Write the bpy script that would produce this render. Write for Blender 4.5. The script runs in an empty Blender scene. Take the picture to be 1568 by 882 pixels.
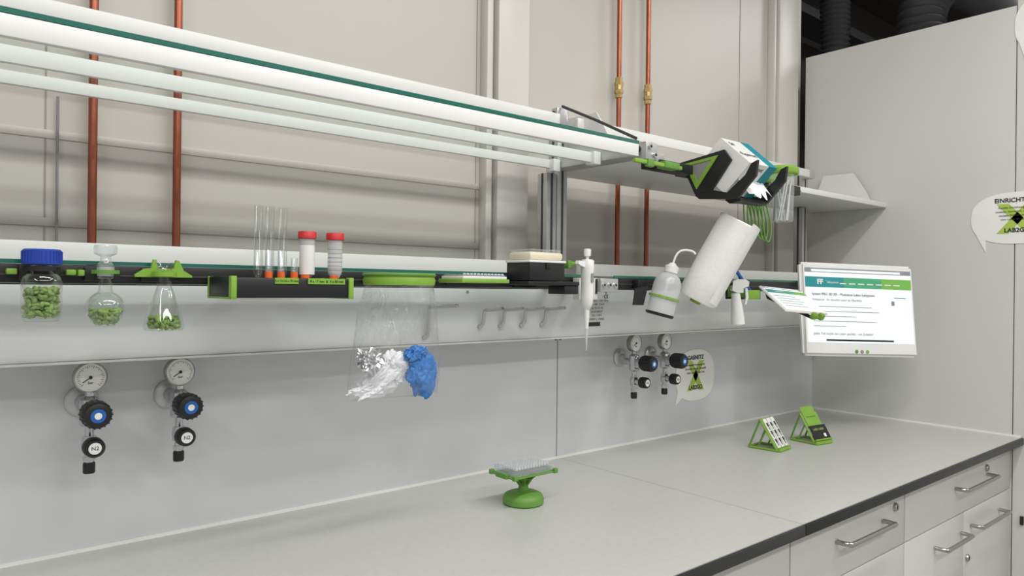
import bpy, bmesh, math, random
from mathutils import Vector, Matrix, noise, Quaternion
random.seed(4)
scene=bpy.context.scene
COL=bpy.context.collection
XR=3.1045
# ---------------- materials ----------------
def lin(c):
    c=c/255.0
    return c/12.92 if c<=0.04045 else ((c+0.055)/1.055)**2.4
def rgb(r,g,b): return (lin(r),lin(g),lin(b),1)
M={}
def mat(name,col,rough=0.5,metal=0.0,var=0.03,scale=8,bump=0.0,bscale=200,spec=0.5,coat=0.0,emit=None,trans=0):
    m=bpy.data.materials.new(name);m.use_nodes=True
    nt=m.node_tree;b=nt.nodes['Principled BSDF']
    b.inputs['Roughness'].default_value=rough
    b.inputs['Metallic'].default_value=metal
    b.inputs['Specular IOR Level'].default_value=spec
    b.inputs['Coat Weight'].default_value=coat
    b.inputs['Transmission Weight'].default_value=trans
    tc=nt.nodes.new('ShaderNodeTexCoord')
    n=nt.nodes.new('ShaderNodeTexNoise');n.inputs['Scale'].default_value=scale;n.inputs['Detail'].default_value=3
    nt.links.new(tc.outputs['Object'],n.inputs['Vector'])
    r=nt.nodes.new('ShaderNodeValToRGB')
    r.color_ramp.elements[0].position=0.3;r.color_ramp.elements[1].position=0.7
    r.color_ramp.elements[0].color=tuple(max(0,c*(1-var)) for c in col[:3])+(1,)
    r.color_ramp.elements[1].color=tuple(min(1,c*(1+var)) for c in col[:3])+(1,)
    nt.links.new(n.outputs['Fac'],r.inputs['Fac']);nt.links.new(r.outputs['Color'],b.inputs['Base Color'])
    if bump>0:
        n2=nt.nodes.new('ShaderNodeTexNoise');n2.inputs['Scale'].default_value=bscale
        nt.links.new(tc.outputs['Object'],n2.inputs['Vector'])
        bp=nt.nodes.new('ShaderNodeBump');bp.inputs['Strength'].default_value=bump;bp.inputs['Distance'].default_value=0.002
        nt.links.new(n2.outputs['Fac'],bp.inputs['Height']);nt.links.new(bp.outputs['Normal'],b.inputs['Normal'])
    if emit:
        b.inputs['Emission Color'].default_value=col;b.inputs['Emission Strength'].default_value=emit
    M[name]=m
    return m
def glassmat(name,tint,gl=0.9,lo=0.04,hi=0.75,rough=0.03,blend=0.35,diff=None,difac=0.0,bump=0):
    m=bpy.data.materials.new(name);m.use_nodes=True
    nt=m.node_tree;nt.nodes.clear()
    o=nt.nodes.new('ShaderNodeOutputMaterial');t=nt.nodes.new('ShaderNodeBsdfTransparent');g=nt.nodes.new('ShaderNodeBsdfGlossy')
    t.inputs[0].default_value=tint;g.inputs[0].default_value=(gl,gl,gl,1);g.inputs['Roughness'].default_value=rough
    lw=nt.nodes.new('ShaderNodeLayerWeight');lw.inputs[0].default_value=blend
    mr=nt.nodes.new('ShaderNodeMapRange');mr.inputs[3].default_value=lo;mr.inputs[4].default_value=hi
    nt.links.new(lw.outputs['Facing'],mr.inputs[0])
    mx=nt.nodes.new('ShaderNodeMixShader')
    nt.links.new(mr.outputs[0],mx.inputs[0]);nt.links.new(t.outputs[0],mx.inputs[1]);nt.links.new(g.outputs[0],mx.inputs[2])
    if bump:
        tc=nt.nodes.new('ShaderNodeTexCoord');n2=nt.nodes.new('ShaderNodeTexNoise');n2.inputs['Scale'].default_value=34;n2.inputs['Detail'].default_value=3;n2.inputs['Distortion'].default_value=1.8
        nt.links.new(tc.outputs['Object'],n2.inputs['Vector'])
        bp=nt.nodes.new('ShaderNodeBump');bp.inputs['Strength'].default_value=bump;bp.inputs['Distance'].default_value=0.012
        nt.links.new(n2.outputs['Fac'],bp.inputs['Height']);nt.links.new(bp.outputs['Normal'],g.inputs['Normal']);nt.links.new(bp.outputs['Normal'],lw.inputs['Normal'])
    out=mx
    if diff:
        d=nt.nodes.new('ShaderNodeBsdfDiffuse');d.inputs[0].default_value=diff
        m2=nt.nodes.new('ShaderNodeMixShader');m2.inputs[0].default_value=difac
        nt.links.new(mx.outputs[0],m2.inputs[1]);nt.links.new(d.outputs[0],m2.inputs[2]);out=m2
    nt.links.new(out.outputs[0],o.inputs[0])
    M[name]=m
    return m
mat('wall_paint',rgb(200,196,188),0.40,var=0.02,scale=1.5)
mat('wall_seam',rgb(160,154,144),0.6)
mat('column_paint',rgb(216,213,206),0.4)
mat('partition_paint',rgb(208,208,205),0.4,var=0.015,scale=2)
mat('splash',rgb(208,210,212),0.18,var=0.02,scale=1.2,spec=0.6)
mat('panel_white',rgb(214,214,214),0.35,var=0.01)
mat('rail_white',rgb(226,226,224),0.35,var=0.01)
mat('bench',rgb(192,192,188),0.28,var=0.03,scale=60,bump=0.03,bscale=400)
mat('bench_edge',rgb(28,28,30),0.4)
mat('sealant',rgb(240,240,238),0.4)
mat('cab',rgb(208,207,204),0.35,var=0.01)
mat('gap',rgb(60,58,55),0.7)
mat('steel',rgb(178,176,172),0.3,1.0)
mat('alu',rgb(196,196,198),0.4,0.7)
mat('alu_dark',rgb(70,70,72),0.5,0.3)
mat('chrome',rgb(205,205,207),0.18,1.0)
mat('black',rgb(24,24,26),0.45)
mat('black_soft',rgb(76,76,80),0.45)
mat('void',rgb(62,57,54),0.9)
mat('green',rgb(128,170,60),0.45,var=0.05,scale=30)
mat('green_dark',rgb(98,146,60),0.5,var=0.05,scale=30)
mat('leaf',rgb(130,158,84),0.7,var=0.28,scale=60)
mat('copper',rgb(158,94,74),0.32,0.9,var=0.12,scale=15)
mat('brass',rgb(186,162,112),0.35,0.9,var=0.08)
mat('blue_cap',rgb(28,62,160),0.4)
mat('blue',rgb(30,100,180),0.4)
mat('blue_glove',rgb(46,122,200),0.45,var=0.12,scale=50)
mat('red_cap',rgb(200,42,46),0.4)
mat('orange',rgb(235,105,40),0.4)
mat('white_plastic',rgb(230,230,228),0.35)
mat('paper',rgb(240,239,236),0.9,bump=0.4,bscale=90,var=0.02,scale=90)
mat('tissue',rgb(238,239,242),0.85,var=0.02)
mat('cardboard',rgb(150,120,90),0.8)
mat('cream',rgb(226,216,192),0.4)
mat('teal',rgb(20,135,150),0.45)
mat('dial',rgb(238,238,235),0.4)
mat('foil',rgb(215,215,218),0.25,1.0)
mat('gray',rgb(140,140,140),0.5)
mat('sign_green',rgb(172,198,84),0.5)
mat('sign_white',rgb(236,236,232),0.4)
mat('ink',rgb(40,40,40),0.6)
mat('screen_white',rgb(226,232,232),0.3,emit=0.36)
mat('screen_text',rgb(130,135,140),0.4,emit=0.2)
mat('screen_green',rgb(110,165,75),0.3,emit=0.3)
mat('screen_grad',rgb(70,150,110),0.3,emit=0.3)
mat('screen_teal',rgb(40,130,135),0.3,emit=0.3)
mat('screen_dark',rgb(30,35,38),0.3,emit=0.0)
mat('floor_vinyl',rgb(170,170,168),0.5)
mat('ceiling_white',rgb(225,224,220),0.8)
mat('glass_edge',rgb(20,100,86),0.15,spec=0.8)
glassmat('glass',(0.95,0.97,0.96,1),hi=0.55,lo=0.03)
glassmat('shelf_glass',(0.94,0.975,0.96,1),hi=0.05,lo=0.02)
glassmat('clear_plastic',(0.93,0.95,0.96,1),hi=0.4,lo=0.06,rough=0.12,diff=(0.8,0.82,0.83,1),difac=0.12)
glassmat('bag_film',(0.985,0.988,0.988,1),hi=0.40,lo=0.0,rough=0.06,bump=0.8)
glassmat('frost',(0.88,0.89,0.9,1),hi=0.4,lo=0.08,rough=0.3,diff=(0.84,0.85,0.86,1),difac=0.45)
# ---------------- helpers ----------------
def group(name,loc=(0,0,0)):
    e=bpy.data.objects.new(name,None);e.empty_display_size=0.05;e.location=loc;COL.objects.link(e);return e
def finish(name,bm,m,parent=None,smooth=False,mats=None):
    me=bpy.data.meshes.new(name)
    bmesh.ops.recalc_face_normals(bm,faces=bm.faces)
    bm.to_mesh(me);bm.free()
    for mm in (mats or [m]): me.materials.append(M[mm])
    if smooth:
        for p in me.polygons: p.use_smooth=True
        try: me.set_sharp_from_angle(angle=math.radians(40))
        except Exception: pass
    o=bpy.data.objects.new(name,me);COL.objects.link(o)
    if parent:
        o.parent=parent
        o.matrix_parent_inverse=Matrix.Translation(-Vector(parent.location))
    return o
def box(parent,name,x0,x1,y0,y1,z0,z1,m,bevel=0.0,rot=None,seg=2):
    bm=bmesh.new()
    c=Vector(((x0+x1)/2,(y0+y1)/2,(z0+z1)/2))
    bmesh.ops.create_cube(bm,size=1)
    for v in bm.verts: v.co=Vector((v.co.x*abs(x1-x0),v.co.y*abs(y1-y0),v.co.z*abs(z1-z0)))
    if bevel>0: bmesh.ops.bevel(bm,geom=bm.edges[:],offset=bevel,segments=seg,affect='EDGES',profile=0.5)
    if rot is not None:
        for v in bm.verts: v.co=rot@v.co
    for v in bm.verts: v.co+=c
    return finish(name,bm,m,parent,smooth=bevel>0)
def frame_from_axis(axis):
    a=Vector(axis).normalized()
    return Vector((0,0,1)).rotation_difference(a).to_matrix()
def lathe(parent,name,prof,loc,m,axis=(0,0,1),seg=32,scale=(1,1)):
    bm=bmesh.new();R=frame_from_axis(axis);L=Vector(loc);rings=[]
    for r,z in prof:
        if r<1e-6: rings.append([bm.verts.new(L+R@Vector((0,0,z)))])
        else: rings.append([bm.verts.new(L+R@Vector((r*scale[0]*math.cos(2*math.pi*i/seg),r*scale[1]*math.sin(2*math.pi*i/seg),z))) for i in range(seg)])
    for a,b in zip(rings,rings[1:]):
        if len(a)==1 and len(b)==1: continue
        for i in range(seg):
            j=(i+1)%seg
            if len(a)==1: bm.faces.new((a[0],b[i],b[j]))
            elif len(b)==1: bm.faces.new((a[i],a[j],b[0]))
            else: bm.faces.new((a[i],a[j],b[j],b[i]))
    return finish(name,bm,m,parent,smooth=True)
def cyl(parent,name,p0,p1,r,m,r2=None,seg=24,bev=0.0):
    p0=Vector(p0);p1=Vector(p1);h=(p1-p0).length;r2=r if r2 is None else r2
    b=min(bev,r*.5,h*.3)
    prof=[(0,0),(r-b,0),(r,b),(r2,h-b),(r2-b,h),(0,h)] if b>0 else [(0,0),(r,0),(r2,h),(0,h)]
    return lathe(parent,name,prof,p0,m,axis=p1-p0,seg=seg)
def sweep(parent,name,pts,r,m,seg=10,smoothn=0,closed=False):
    P=[Vector(p) for p in pts]
    if smoothn:
        Q=[]
        n=len(P)
        for i in range(n-1):
            p0=P[max(i-1,0)];p1=P[i];p2=P[i+1];p3=P[min(i+2,n-1)]
            for k in range(smoothn):
                t=k/smoothn
                Q.append(0.5*((2*p1)+(p2-p0)*t+(2*p0-5*p1+4*p2-p3)*t*t+(3*p1-p0-3*p2+p3)*t**3))
        Q.append(P[-1]);P=Q
    bm=bmesh.new();rings=[];up=None
    for i,p in enumerate(P):
        if closed: t=(P[(i+1)%len(P)]-P[i-1]).normalized()
        else: t=(P[min(i+1,len(P)-1)]-P[max(i-1,0)]).normalized()
        if up is None:
            up=Vector((0,0,1)) if abs(t.z)<.9 else Vector((1,0,0))
        u=(up-t*up.dot(t)).normalized();w=t.cross(u);up=u
        rings.append([bm.verts.new(p+u*r*math.cos(2*math.pi*k/seg)+w*r*math.sin(2*math.pi*k/seg)) for k in range(seg)])
    rr=list(zip(rings,rings[1:]))
    if closed: rr.append((rings[-1],rings[0]))
    for a,b in rr:
        for k in range(seg):
            j=(k+1)%seg;bm.faces.new((a[k],a[j],b[j],b[k]))
    if not closed:
        bm.faces.new(rings[0]);bm.faces.new(rings[-1])
    return finish(name,bm,m,parent,smooth=True)
def poly(parent,name,pts,O,U,V,thick,m,hole=None):
    O=Vector(O);U=Vector(U);V=Vector(V);N=U.cross(V).normalized()
    bm=bmesh.new()
    a=[bm.verts.new(O+U*p[0]+V*p[1]-N*thick/2) for p in pts]
    b=[bm.verts.new(O+U*p[0]+V*p[1]+N*thick/2) for p in pts]
    n=len(pts)
    if hole:
        ha=[bm.verts.new(O+U*p[0]+V*p[1]-N*thick/2) for p in hole]
        hb=[bm.verts.new(O+U*p[0]+V*p[1]+N*thick/2) for p in hole]
        for i in range(n):
            j=(i+1)%n
            bm.faces.new((a[i],a[j],ha[j],ha[i]));bm.faces.new((b[i],b[j],hb[j],hb[i]))
            bm.faces.new((a[i],a[j],b[j],b[i]));bm.faces.new((ha[i],ha[j],hb[j],hb[i]))
    else:
        bm.faces.new(a);bm.faces.new(b)
        for i in range(n):
            j=(i+1)%n;bm.faces.new((a[i],a[j],b[j],b[i]))
    return finish(name,bm,m,parent)
def text(parent,name,s,O,U,V,size,m,align='CENTER',bold=0.0):
    c=bpy.data.curves.new(name,'FONT');c.body=s;c.size=size;c.align_x=align;c.align_y='CENTER';c.extrude=0.0002;c.offset=bold
    t=bpy.data.objects.new(name+'_c',c);COL.objects.link(t)
    bpy.context.view_layer.update()
    me=bpy.data.meshes.new_from_object(t.evaluated_get(bpy.context.evaluated_depsgraph_get()))
    bpy.data.objects.remove(t)
    U=Vector(U).normalized();V=Vector(V).normalized();N=U.cross(V);O=Vector(O)
    for v in me.vertices: v.co=O+U*v.co.x+V*v.co.y+N*v.co.z
    me.materials.clear();me.materials.append(M[m])
    o=bpy.data.objects.new(name,me);COL.objects.link(o)
    if parent: o.parent=parent;o.matrix_parent_inverse=Matrix.Translation(-Vector(parent.location))
    return o
def crumple(parent,name,c,s,m,amt=0.3,freq=2.2,seed=0,sub=5,rot=None,smooth=True):
    bm=bmesh.new();bmesh.ops.create_icosphere(bm,subdivisions=sub,radius=1)
    sd=Vector((seed*3.1,seed*1.7,seed*.9))
    for v in bm.verts:
        n=v.co.copy()
        w=n+Vector((noise.noise(n*2+sd),noise.noise(n*2+sd*2),noise.noise(n*2-sd)))*.35
        low=noise.noise(w*freq+sd)
        rid=1-min(1,abs(noise.noise(w*freq*1.8-sd))*3.2)
        rid2=1-min(1,abs(noise.noise(w*freq*4.2+sd*2))*3.0)
        v.co=n*(1+amt*(low*.9-.38*rid-.16*rid2))
        v.co=Vector((v.co.x*s[0],v.co.y*s[1],v.co.z*s[2]))
        if rot is not None: v.co=rot@v.co
        v.co+=Vector(c)
    return finish(name,bm,m,parent,smooth=smooth)
def chunks(parent,name,c,rfun,n,z0,z1,m,size=0.006):
    bm=bmesh.new()
    for i in range(n):
        z=random.uniform(z0,z1);R=max(rfun(z)-size*.9,0.002);a=random.uniform(0,2*math.pi);rr=R*random.random()**.35
        p=Vector((c[0]+rr*math.cos(a),c[1]+rr*math.sin(a),z))
        q=Quaternion((random.random()-.5,random.random()-.5,random.random()-.5),random.uniform(0,6)).to_matrix().to_4x4()
        bmesh.ops.create_icosphere(bm,subdivisions=2,radius=1,matrix=Matrix.Translation(p)@q@Matrix.Diagonal((size*random.uniform(.8,1.3),size*random.uniform(.5,.8),size*.5,1)))
    return finish(name,bm,m,parent,smooth=True)
R2=Vector((0.768,-0.640,0));F2=Vector((0.640,0.768,0));Z=Vector((0,0,1))
X=Vector((1,0,0));Y=Vector((0,1,0))
XL=-1.4
# ---------------- room ----------------
box(None,'floor',-2.5,6,-4.5,1,-0.05,0,'floor_vinyl')
box(None,'ceiling',-2.5,3.0,-4.5,0.1,3.15,3.2,'ceiling_white')
w=group('wall_back',(0,0.1,0))
box(w,'upper_wall',-2.5,3.16,0.10,0.14,0.0,3.15,'wall_paint')
for i,x in enumerate([-0.9,0.205,1.285,1.475,2.659]):
    box(w,'seam_%d'%i,x,x+.003,.0985,.1,1.3,3.15,'wall_seam')
for i,z in enumerate([1.712,1.535]):
    box(w,'crease_lip_%d'%i,-2.5,1.30,.097,.1,z+.003,z+.020,'wall_paint',.0012)
c=group('trim_1',(1.38,.08,2))
box(c,'column_face',1.335,1.455,.055,.1,1.3,3.15,'column_paint',.003)
box(c,'column_edge',1.300,1.322,.065,.1,1.3,3.15,'column_paint',.003)
c=group('trim_2',(2.97,.08,2))
box(c,'column_face',2.90,3.06,.055,.1,1.3,3.15,'column_paint',.003)
box(c,'column_edge',2.875,2.89,.065,.1,1.3,3.15,'column_paint',.003)
box(None,'splashback',-2.5,XR,0.0,0.04,0.88,1.40,'splash')
s=group('splashback_joint',(1.535,0,1.1))
box(s,'joint_line',1.533,1.536,-.001,.0,.9,1.279,'gray')
for i in range(2): cyl(s,'screw_%d'%i,(1.525+.02*i,0,1.268),(1.525+.02*i,-.003,1.268),.004,'black',seg=10)
w=group('wall_right',(XR,-1.3,1.2))
box(w,'partition_side',XR,XR+.03,-0.765,.045,0,2.4775,'partition_paint')
box(w,'partition_door',XR,XR+.03,-2.6,-.769,0,2.75,'partition_paint')
box(w,'partition_back',XR+.03,XR+1.8,0.02,.045,0,2.40,'partition_paint')
cyl(w,'door_hinge',(XR-.006,-.80,.585),(XR-.006,-.80,.615),.006,'black')
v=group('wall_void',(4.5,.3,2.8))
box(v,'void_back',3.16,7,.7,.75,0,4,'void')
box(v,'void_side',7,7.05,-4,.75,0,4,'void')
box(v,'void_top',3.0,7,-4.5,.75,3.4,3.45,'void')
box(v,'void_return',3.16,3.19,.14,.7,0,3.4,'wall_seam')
box(v,'cable_tray',3.5,6.5,.40,.60,2.95,3.00,'alu_dark')
def ribduct(name,pts,r,pitch=0.022):
    g=group(name,pts[0])
    P=[Vector(p) for p in pts];Q=[]
    n_=len(P)
    for i in range(n_-1):
        p0=P[max(i-1,0)];p1=P[i];p2=P[i+1];p3=P[min(i+2,n_-1)]
        for k in range(12):
            t=k/12
            Q.append(0.5*((2*p1)+(p2-p0)*t+(2*p0-5*p1+4*p2-p3)*t*t+(3*p1-p0-3*p2+p3)*t**3))
    Q.append(P[-1]);P=Q;L=[P[0]];acc=0
    for a,b in zip(P,P[1:]):
        l=(b-a).length;s=pitch-acc
        while s<=l:
            L.append(a.lerp(b,s/l));s+=pitch
        acc=l-(s-pitch)
    bm=bmesh.new();rings=[]
    for i,p in enumerate(L):
        t=(L[min(i+1,len(L)-1)]-L[max(i-1,0)]).normalized()
        u=t.orthogonal().normalized() if i==0 else (u-t*u.dot(t)).normalized()
        w=t.cross(u)
        for rr,off in ((r,0),(r*.82,pitch*.5)):
            rings.append([bm.verts.new(p+t*off+u*rr*math.cos(2*math.pi*k/24)+w*rr*math.sin(2*math.pi*k/24)) for k in range(24)])
    for a,b in zip(rings,rings[1:]):
        for k in range(24):
            j=(k+1)%24;bm.faces.new((a[k],a[j],b[j],b[k]))
    finish('duct_hose',bm,'black_soft',g,smooth=True)
ribduct('flexible_duct',[(3.56,.14,3.38),(3.56,.14,3.0),(3.55,.13,2.7),(3.58,.14,2.5)],.072,.026)
ribduct('flexible_duct',[(3.75,-.20,2.55),(3.75,-.20,2.78),(3.88,-.24,2.93),(4.2,-.30,2.96),(4.7,-.3,2.93)],.11,.034)
# ---------------- bench ----------------
g=group('workbench',(0.8,-.4,.9))
box(g,'top_main',XL,1.5435,-.795,-.0005,.88,.90,'bench')
box(g,'top_side',1.5455,XR-.001,-.795,-.0005,.88,.90,'bench')
box(g,'edge_main',XL,1.5435,-.803,-.795,.874,.899,'bench_edge',.002)
box(g,'edge_side',1.5455,XR-.001,-.803,-.795,.874,.899,'bench_edge',.002)
box(g,'joint_gap',1.5435,1.5455,-.80,-.001,.878,.8985,'gap')
box(g,'sealant_back',XL,XR-.001,-.006,-.0005,.8995,.906,'sealant')
box(g,'sealant_side',XR-.007,XR-.001,-.795,-.006,.8995,.906,'sealant')
def handle(g,name,x0,x1,z,y=-.765):
    pts=[(x0,y,z),(x0,y-.018,z),(x0+.006,y-.03,z),(x0+.02,y-.034,z),(x1-.02,y-.034,z),(x1-.006,y-.03,z),(x1,y-.018,z),(x1,y,z)]
    sweep(g,name,pts,.0065,'steel',seg=10,smoothn=4)
def cabinet(name,x0,x1,drawer_h,doors):
    g=group(name,((x0+x1)/2,-.4,.45))
    box(g,'carcass',x0+.002,x1-.002,-.74,-.05,.08,.873,'gap')
    box(g,'plinth',x0+.002,x1-.002,-.70,-.1,0.0,.08,'black')
    box(g,'drawer_front',x0+.002,x1-.002,-.762,-.742,.711,.872,'cab',.0015)
    if doors:
        xm=(x0+x1)/2
        box(g,'door_left',x0+.002,xm-.0015,-.762,-.742,.09,.708,'cab',.0015)
        box(g,'door_right',xm+.0015,x1-.002,-.762,-.742,.09,.708,'cab',.0015)
    else:
        box(g,'drawer_lower',x0+.002,x1-.002,-.762,-.742,.40,.708,'cab',.0015)
        box(g,'drawer_base',x0+.002,x1-.002,-.762,-.742,.09,.397,'cab',.0015)
    return g
def lock(g,k,x,z):
    lathe(g,'lock_%d'%k,[(0,.008),(.010,.008),(.012,.004),(.012,0)],(x,-.762,z),'steel',axis=(0,-1,0),seg=18)
    box(g,'lock_slot_%d'%k,x-.0008,x+.0008,-.7710,-.770,z-.006,z+.006,'black')
g=cabinet('drawer_cabinet',1.552,2.176,.16,False)
handle(g,'handle',1.77,2.03,.803);lock(g,0,2.11,.826)
g=cabinet('cupboard_cabinet',2.178,3.098,.16,True)
handle(g,'handle_drawer',2.56,2.85,.800)
handle(g,'handle_door_left',2.395,2.61,.648)
handle(g,'handle_door_right',2.70,2.975,.655)
lock(g,0,2.845,.823);lock(g,1,2.668,.555)
cabinet('cupboard_cabinet',.65,1.550,.16,True)
# ---------------- service panel & lower shelf ----------------
g=group('wall_service_panel',(.8,-.06,1.35))
box(g,'panel_face',XL,XR-.001,-.12,-.001,1.284,1.421,'panel_white',.002)
box(g,'panel_lip',XL,XR-.001,-.124,-.001,1.279,1.2835,'rail_white',.001)
box(g,'top_gap',XL,XR-.001,-.117,-.002,1.421,1.4235,'black')
for i,x in enumerate([1.10,1.62,2.2]):
    cyl(g,'screw_%d'%i,(x,-.12,1.412),(x,-.1215,1.412),.004,'gray',seg=12)
text(g,'label_mark','CE',(1.62,-.1215,1.40),X,Z,.016,'ink')
for i in range(6):
    text(g,'label_line_%d'%i,['MULTI PANEL  230V 50Hz','IP20  16A  2.5kW','Typ 70-115-02','Serial 004217','Mat. 1.4301','LABOR  |  PANEL'][i],(1.58,-.1215,1.388-i*.011),X,Z,.009,'gray')
box(g,'label_box',1.535,1.595,-.1213,-.120,1.312,1.324,'ink')
def hook(name,x,out,z0,z1):
    g=group(name,(x,-.12,z1))
    sweep(g,'bent_bar',[(x-.006,-.122,z0),(x,-.13,z0+.012),(x,-.133,z1-.008),(x,-.14,z1),(x,-.15,z1),(x,-out+.01,z1+.004),(x,-out,z1+.006)],.0046,'alu',smoothn=4)
    cyl(g,'foot',(x-.006,-.1205,z0),(x-.006,-.126,z0),.006,'alu')
hook('wall_hook',.975,.25,1.300,1.376)
for xx in (1.145,1.213,1.287,1.362): hook('wall_hook',xx,.21,1.322,1.366)
g=group('lower_glass_shelf',(.8,-.2,1.46))
for nm,a,b_ in (('a',XL,1.385),('b',1.50,2.75)):
    box(g,'slot_rail_'+nm,a,b_,-.262,-.240,1.424,1.454,'black',.002)
    box(g,'slot_groove_'+nm,a,b_,-.264,-.262,1.436,1.439,'alu_dark')
    box(g,'glass_board_'+nm,a,b_,-.258,-.112,1.4545,1.4600,'shelf_glass')
    box(g,'glass_edge_'+nm,a,b_,-.262,-.2585,1.4545,1.4610,'glass_edge')
    box(g,'back_lip_'+nm,a,b_,-.135,-.110,1.4605,1.497,'rail_white',.003)
for i,x in enumerate([-.6,.55,1.37,1.52,2.3,2.70]):
    box(g,'bracket_%d'%i,x-.012,x+.012,-.24,-.10,1.428,1.450,'alu')
# ---------------- posts ----------------
def post(g,name,x0,x1,y0,y1,z0,z1):
    box(g,name,x0,x1,y0,y1,z0,z1,'alu',.002)
    n=max(1,round((x1-x0)/.04))
    for k in range(n):
        xc=x0+(k+.5)*(x1-x0)/n
        box(g,name+'_slot%d'%k,xc-.004,xc+.004,y0-.0008,y0,z0,z1,'alu_dark')
    yc=(y0+y1)/2
    box(g,name+'_sideslot',x0-.0008,x0,yc-.004,yc+.004,z0,z1,'alu_dark')
g=group('support_post',(1.44,-.07,1.6))
post(g,'profile_tall',1.437,1.477,-.095,-.055,1.43,1.935)
post(g,'profile_short',1.396,1.434,-.095,-.055,1.43,1.755)
box(g,'arm_cap',1.405,1.475,-.30,-.262,1.415,1.452,'alu',.003)
box(g,'shelf_arm',1.42,1.46,-.262,-.095,1.425,1.452,'alu',.002)
for k in range(3):
    cyl(g,'bolt_%d'%k,(1.417+.022*k,-.30,1.434),(1.417+.022*k,-.304,1.434),.007,'chrome',seg=12)
    cyl(g,'bolt_hole_%d'%k,(1.417+.022*k,-.304,1.434),(1.417+.022*k,-.3045,1.434),.0035,'black',seg=8)
box(g,'arm_panel',1.335,1.404,-.29,-.265,1.395,1.452,'panel_white',.002)
box(g,'arm_black',1.395,1.40,-.293,-.29,1.41,1.45,'black')
box(g,'top_bracket',1.41,1.45,-.12,-.095,1.89,1.94,'alu',.003)
cyl(g,'top_screw_a',(1.405,-.108,1.925),(1.41,-.108,1.925),.005,'black',seg=10)
cyl(g,'top_screw_b',(1.405,-.108,1.905),(1.41,-.108,1.905),.005,'black',seg=10)
g=group('support_post',(2.85,-.07,1.6))
post(g,'profile_lower',2.83,2.87,-.095,-.055,1.43,1.770)
post(g,'profile_upper',2.83,2.87,-.095,-.055,1.793,1.925)
box(g,'top_bracket',2.815,2.86,-.13,-.095,1.885,1.92,'alu',.003)
# ---------------- upper shelf ----------------
g=group('upper_glass_shelf',(.3,-.25,1.78))
box(g,'rail_front',XL,1.40,-.430,-.417,1.757,1.788,'rail_white',.002)
box(g,'rail_mid',XL,1.40,-.290,-.279,1.757,1.784,'rail_white',.002)
box(g,'rail_back',XL,1.40,-.130,-.119,1.761,1.784,'rail_white',.002)
box(g,'glass_board',XL,1.40,-.425,-.118,1.7885,1.7945,'shelf_glass')
box(g,'glass_edge',XL,1.40,-.430,-.4255,1.7885,1.7965,'glass_edge')
box(g,'cross_bar',1.402,1.432,-.40,-.096,1.762,1.79,'alu',.003)
box(g,'end_block_mid',1.375,1.401,-.300,-.268,1.752,1.786,'rail_white',.002)
box(g,'end_block_back',1.375,1.401,-.145,-.112,1.752,1.786,'rail_white',.002)
g=group('upper_guard_rail',(.9,-.12,1.9))
box(g,'rail',XL,1.408,-.135,-.12,1.887,1.918,'rail_white',.003)
box(g,'rail_side',1.478,2.81,-.135,-.12,1.887,1.918,'rail_white',.003)
g=group('diagonal_brace',(1.42,-.25,1.87))
sweep(g,'strap',[(1.425,-.125,1.943),(1.425,-.26,1.880),(1.425,-.40,1.81)],.004,'alu_dark')
g=group('front_bracket',(1.46,-.40,1.78))
box(g,'block',1.44,1.485,-.42,-.37,1.757,1.803,'alu',.003)
box(g,'block_low',1.486,1.54,-.40,-.376,1.752,1.785,'alu',.003)
box(g,'arm',1.445,1.475,-.37,-.096,1.765,1.795,'alu',.002)
for k,(a,b_) in enumerate([(1.453,1.79),(1.472,1.77)]):
    cyl(g,'bolt_%d'%k,(a,-.42,b_),(a,-.426,b_),.007,'chrome',seg=12);cyl(g,'hole_%d'%k,(a,-.426,b_),(a,-.4265,b_),.004,'black',seg=10)
cyl(g,'side_bolt',(1.44,-.395,1.785),(1.434,-.395,1.785),.008,'black',seg=12)
g=group('upper_board_shelf',(2.3,-.15,1.78))
box(g,'board',1.50,XR-.003,-.315,.018,1.772,1.792,'rail_white',.002)
ch=[(-.0,1.792),(-.054,1.93),(-.184,1.928),(-.235,1.85),(-.262,1.792)]
for nm,x in (('left',1.505),('right',XR-.02)):
    poly(g,'cheek_'+nm,ch,(x,0,0),Y,Z,.004,'rail_white')
g=group('accessory_rail',(1.9,-.37,1.76))
for nm,a,b_ in (('a',1.50,1.690),('b',1.860,2.30)):
    box(g,'rail_'+nm,a,b_,-.372,-.352,1.745,1.775,'black',.002)
    box(g,'rail_groove_'+nm,a,b_,-.374,-.372,1.758,1.761,'alu_dark')
box(g,'rail_core',1.690,1.860,-.333,-.320,1.750,1.771,'black')
for i,x in enumerate([1.56,1.95,2.28]): box(g,'mount_%d'%i,x-.012,x+.012,-.352,-.316,1.758,1.785,'alu')
# ---------------- pipes ----------------
def pipe(x,fit=None,clamps=()):
    g=group('copper_pipe',(x,.06,2))
    cyl(g,'tube',(x,.07,1.43),(x,.07,3.14),.0085,'copper',seg=16)
    if fit:
        z=fit
        lathe(g,'fitting',[(.0095,-.035),(.013,-.035),(.013,-.02),(.016,-.02),(.016,-.008),(.012,-.006),(.012,.006),(.016,.008),(.016,.02),(.013,.02),(.013,.035),(.0095,.035)],(x,.07,z),'brass',seg=6)
        lathe(g,'fitting_ring',[(.0095,-.012),(.014,-.012),(.014,.012),(.0095,.012)],(x,.07,z),'brass',seg=24)
    for i,z in enumerate(clamps):
        box(g,'clamp_%d'%i,x-.012,x+.012,.056,.098,z-.006,z+.006,'alu_dark',.002)
pipe(.285,None,[1.95,2.6]);pipe(.447,None,[1.95,2.6]);pipe(1.88,2.12,[2.7]);pipe(2.035,2.125,[2.7])
g=group('wall_conduit',(.222,.085,1.6))
cyl(g,'tube',(.226,.09,1.43),(.226,.09,1.80),.0025,'gray')
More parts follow.
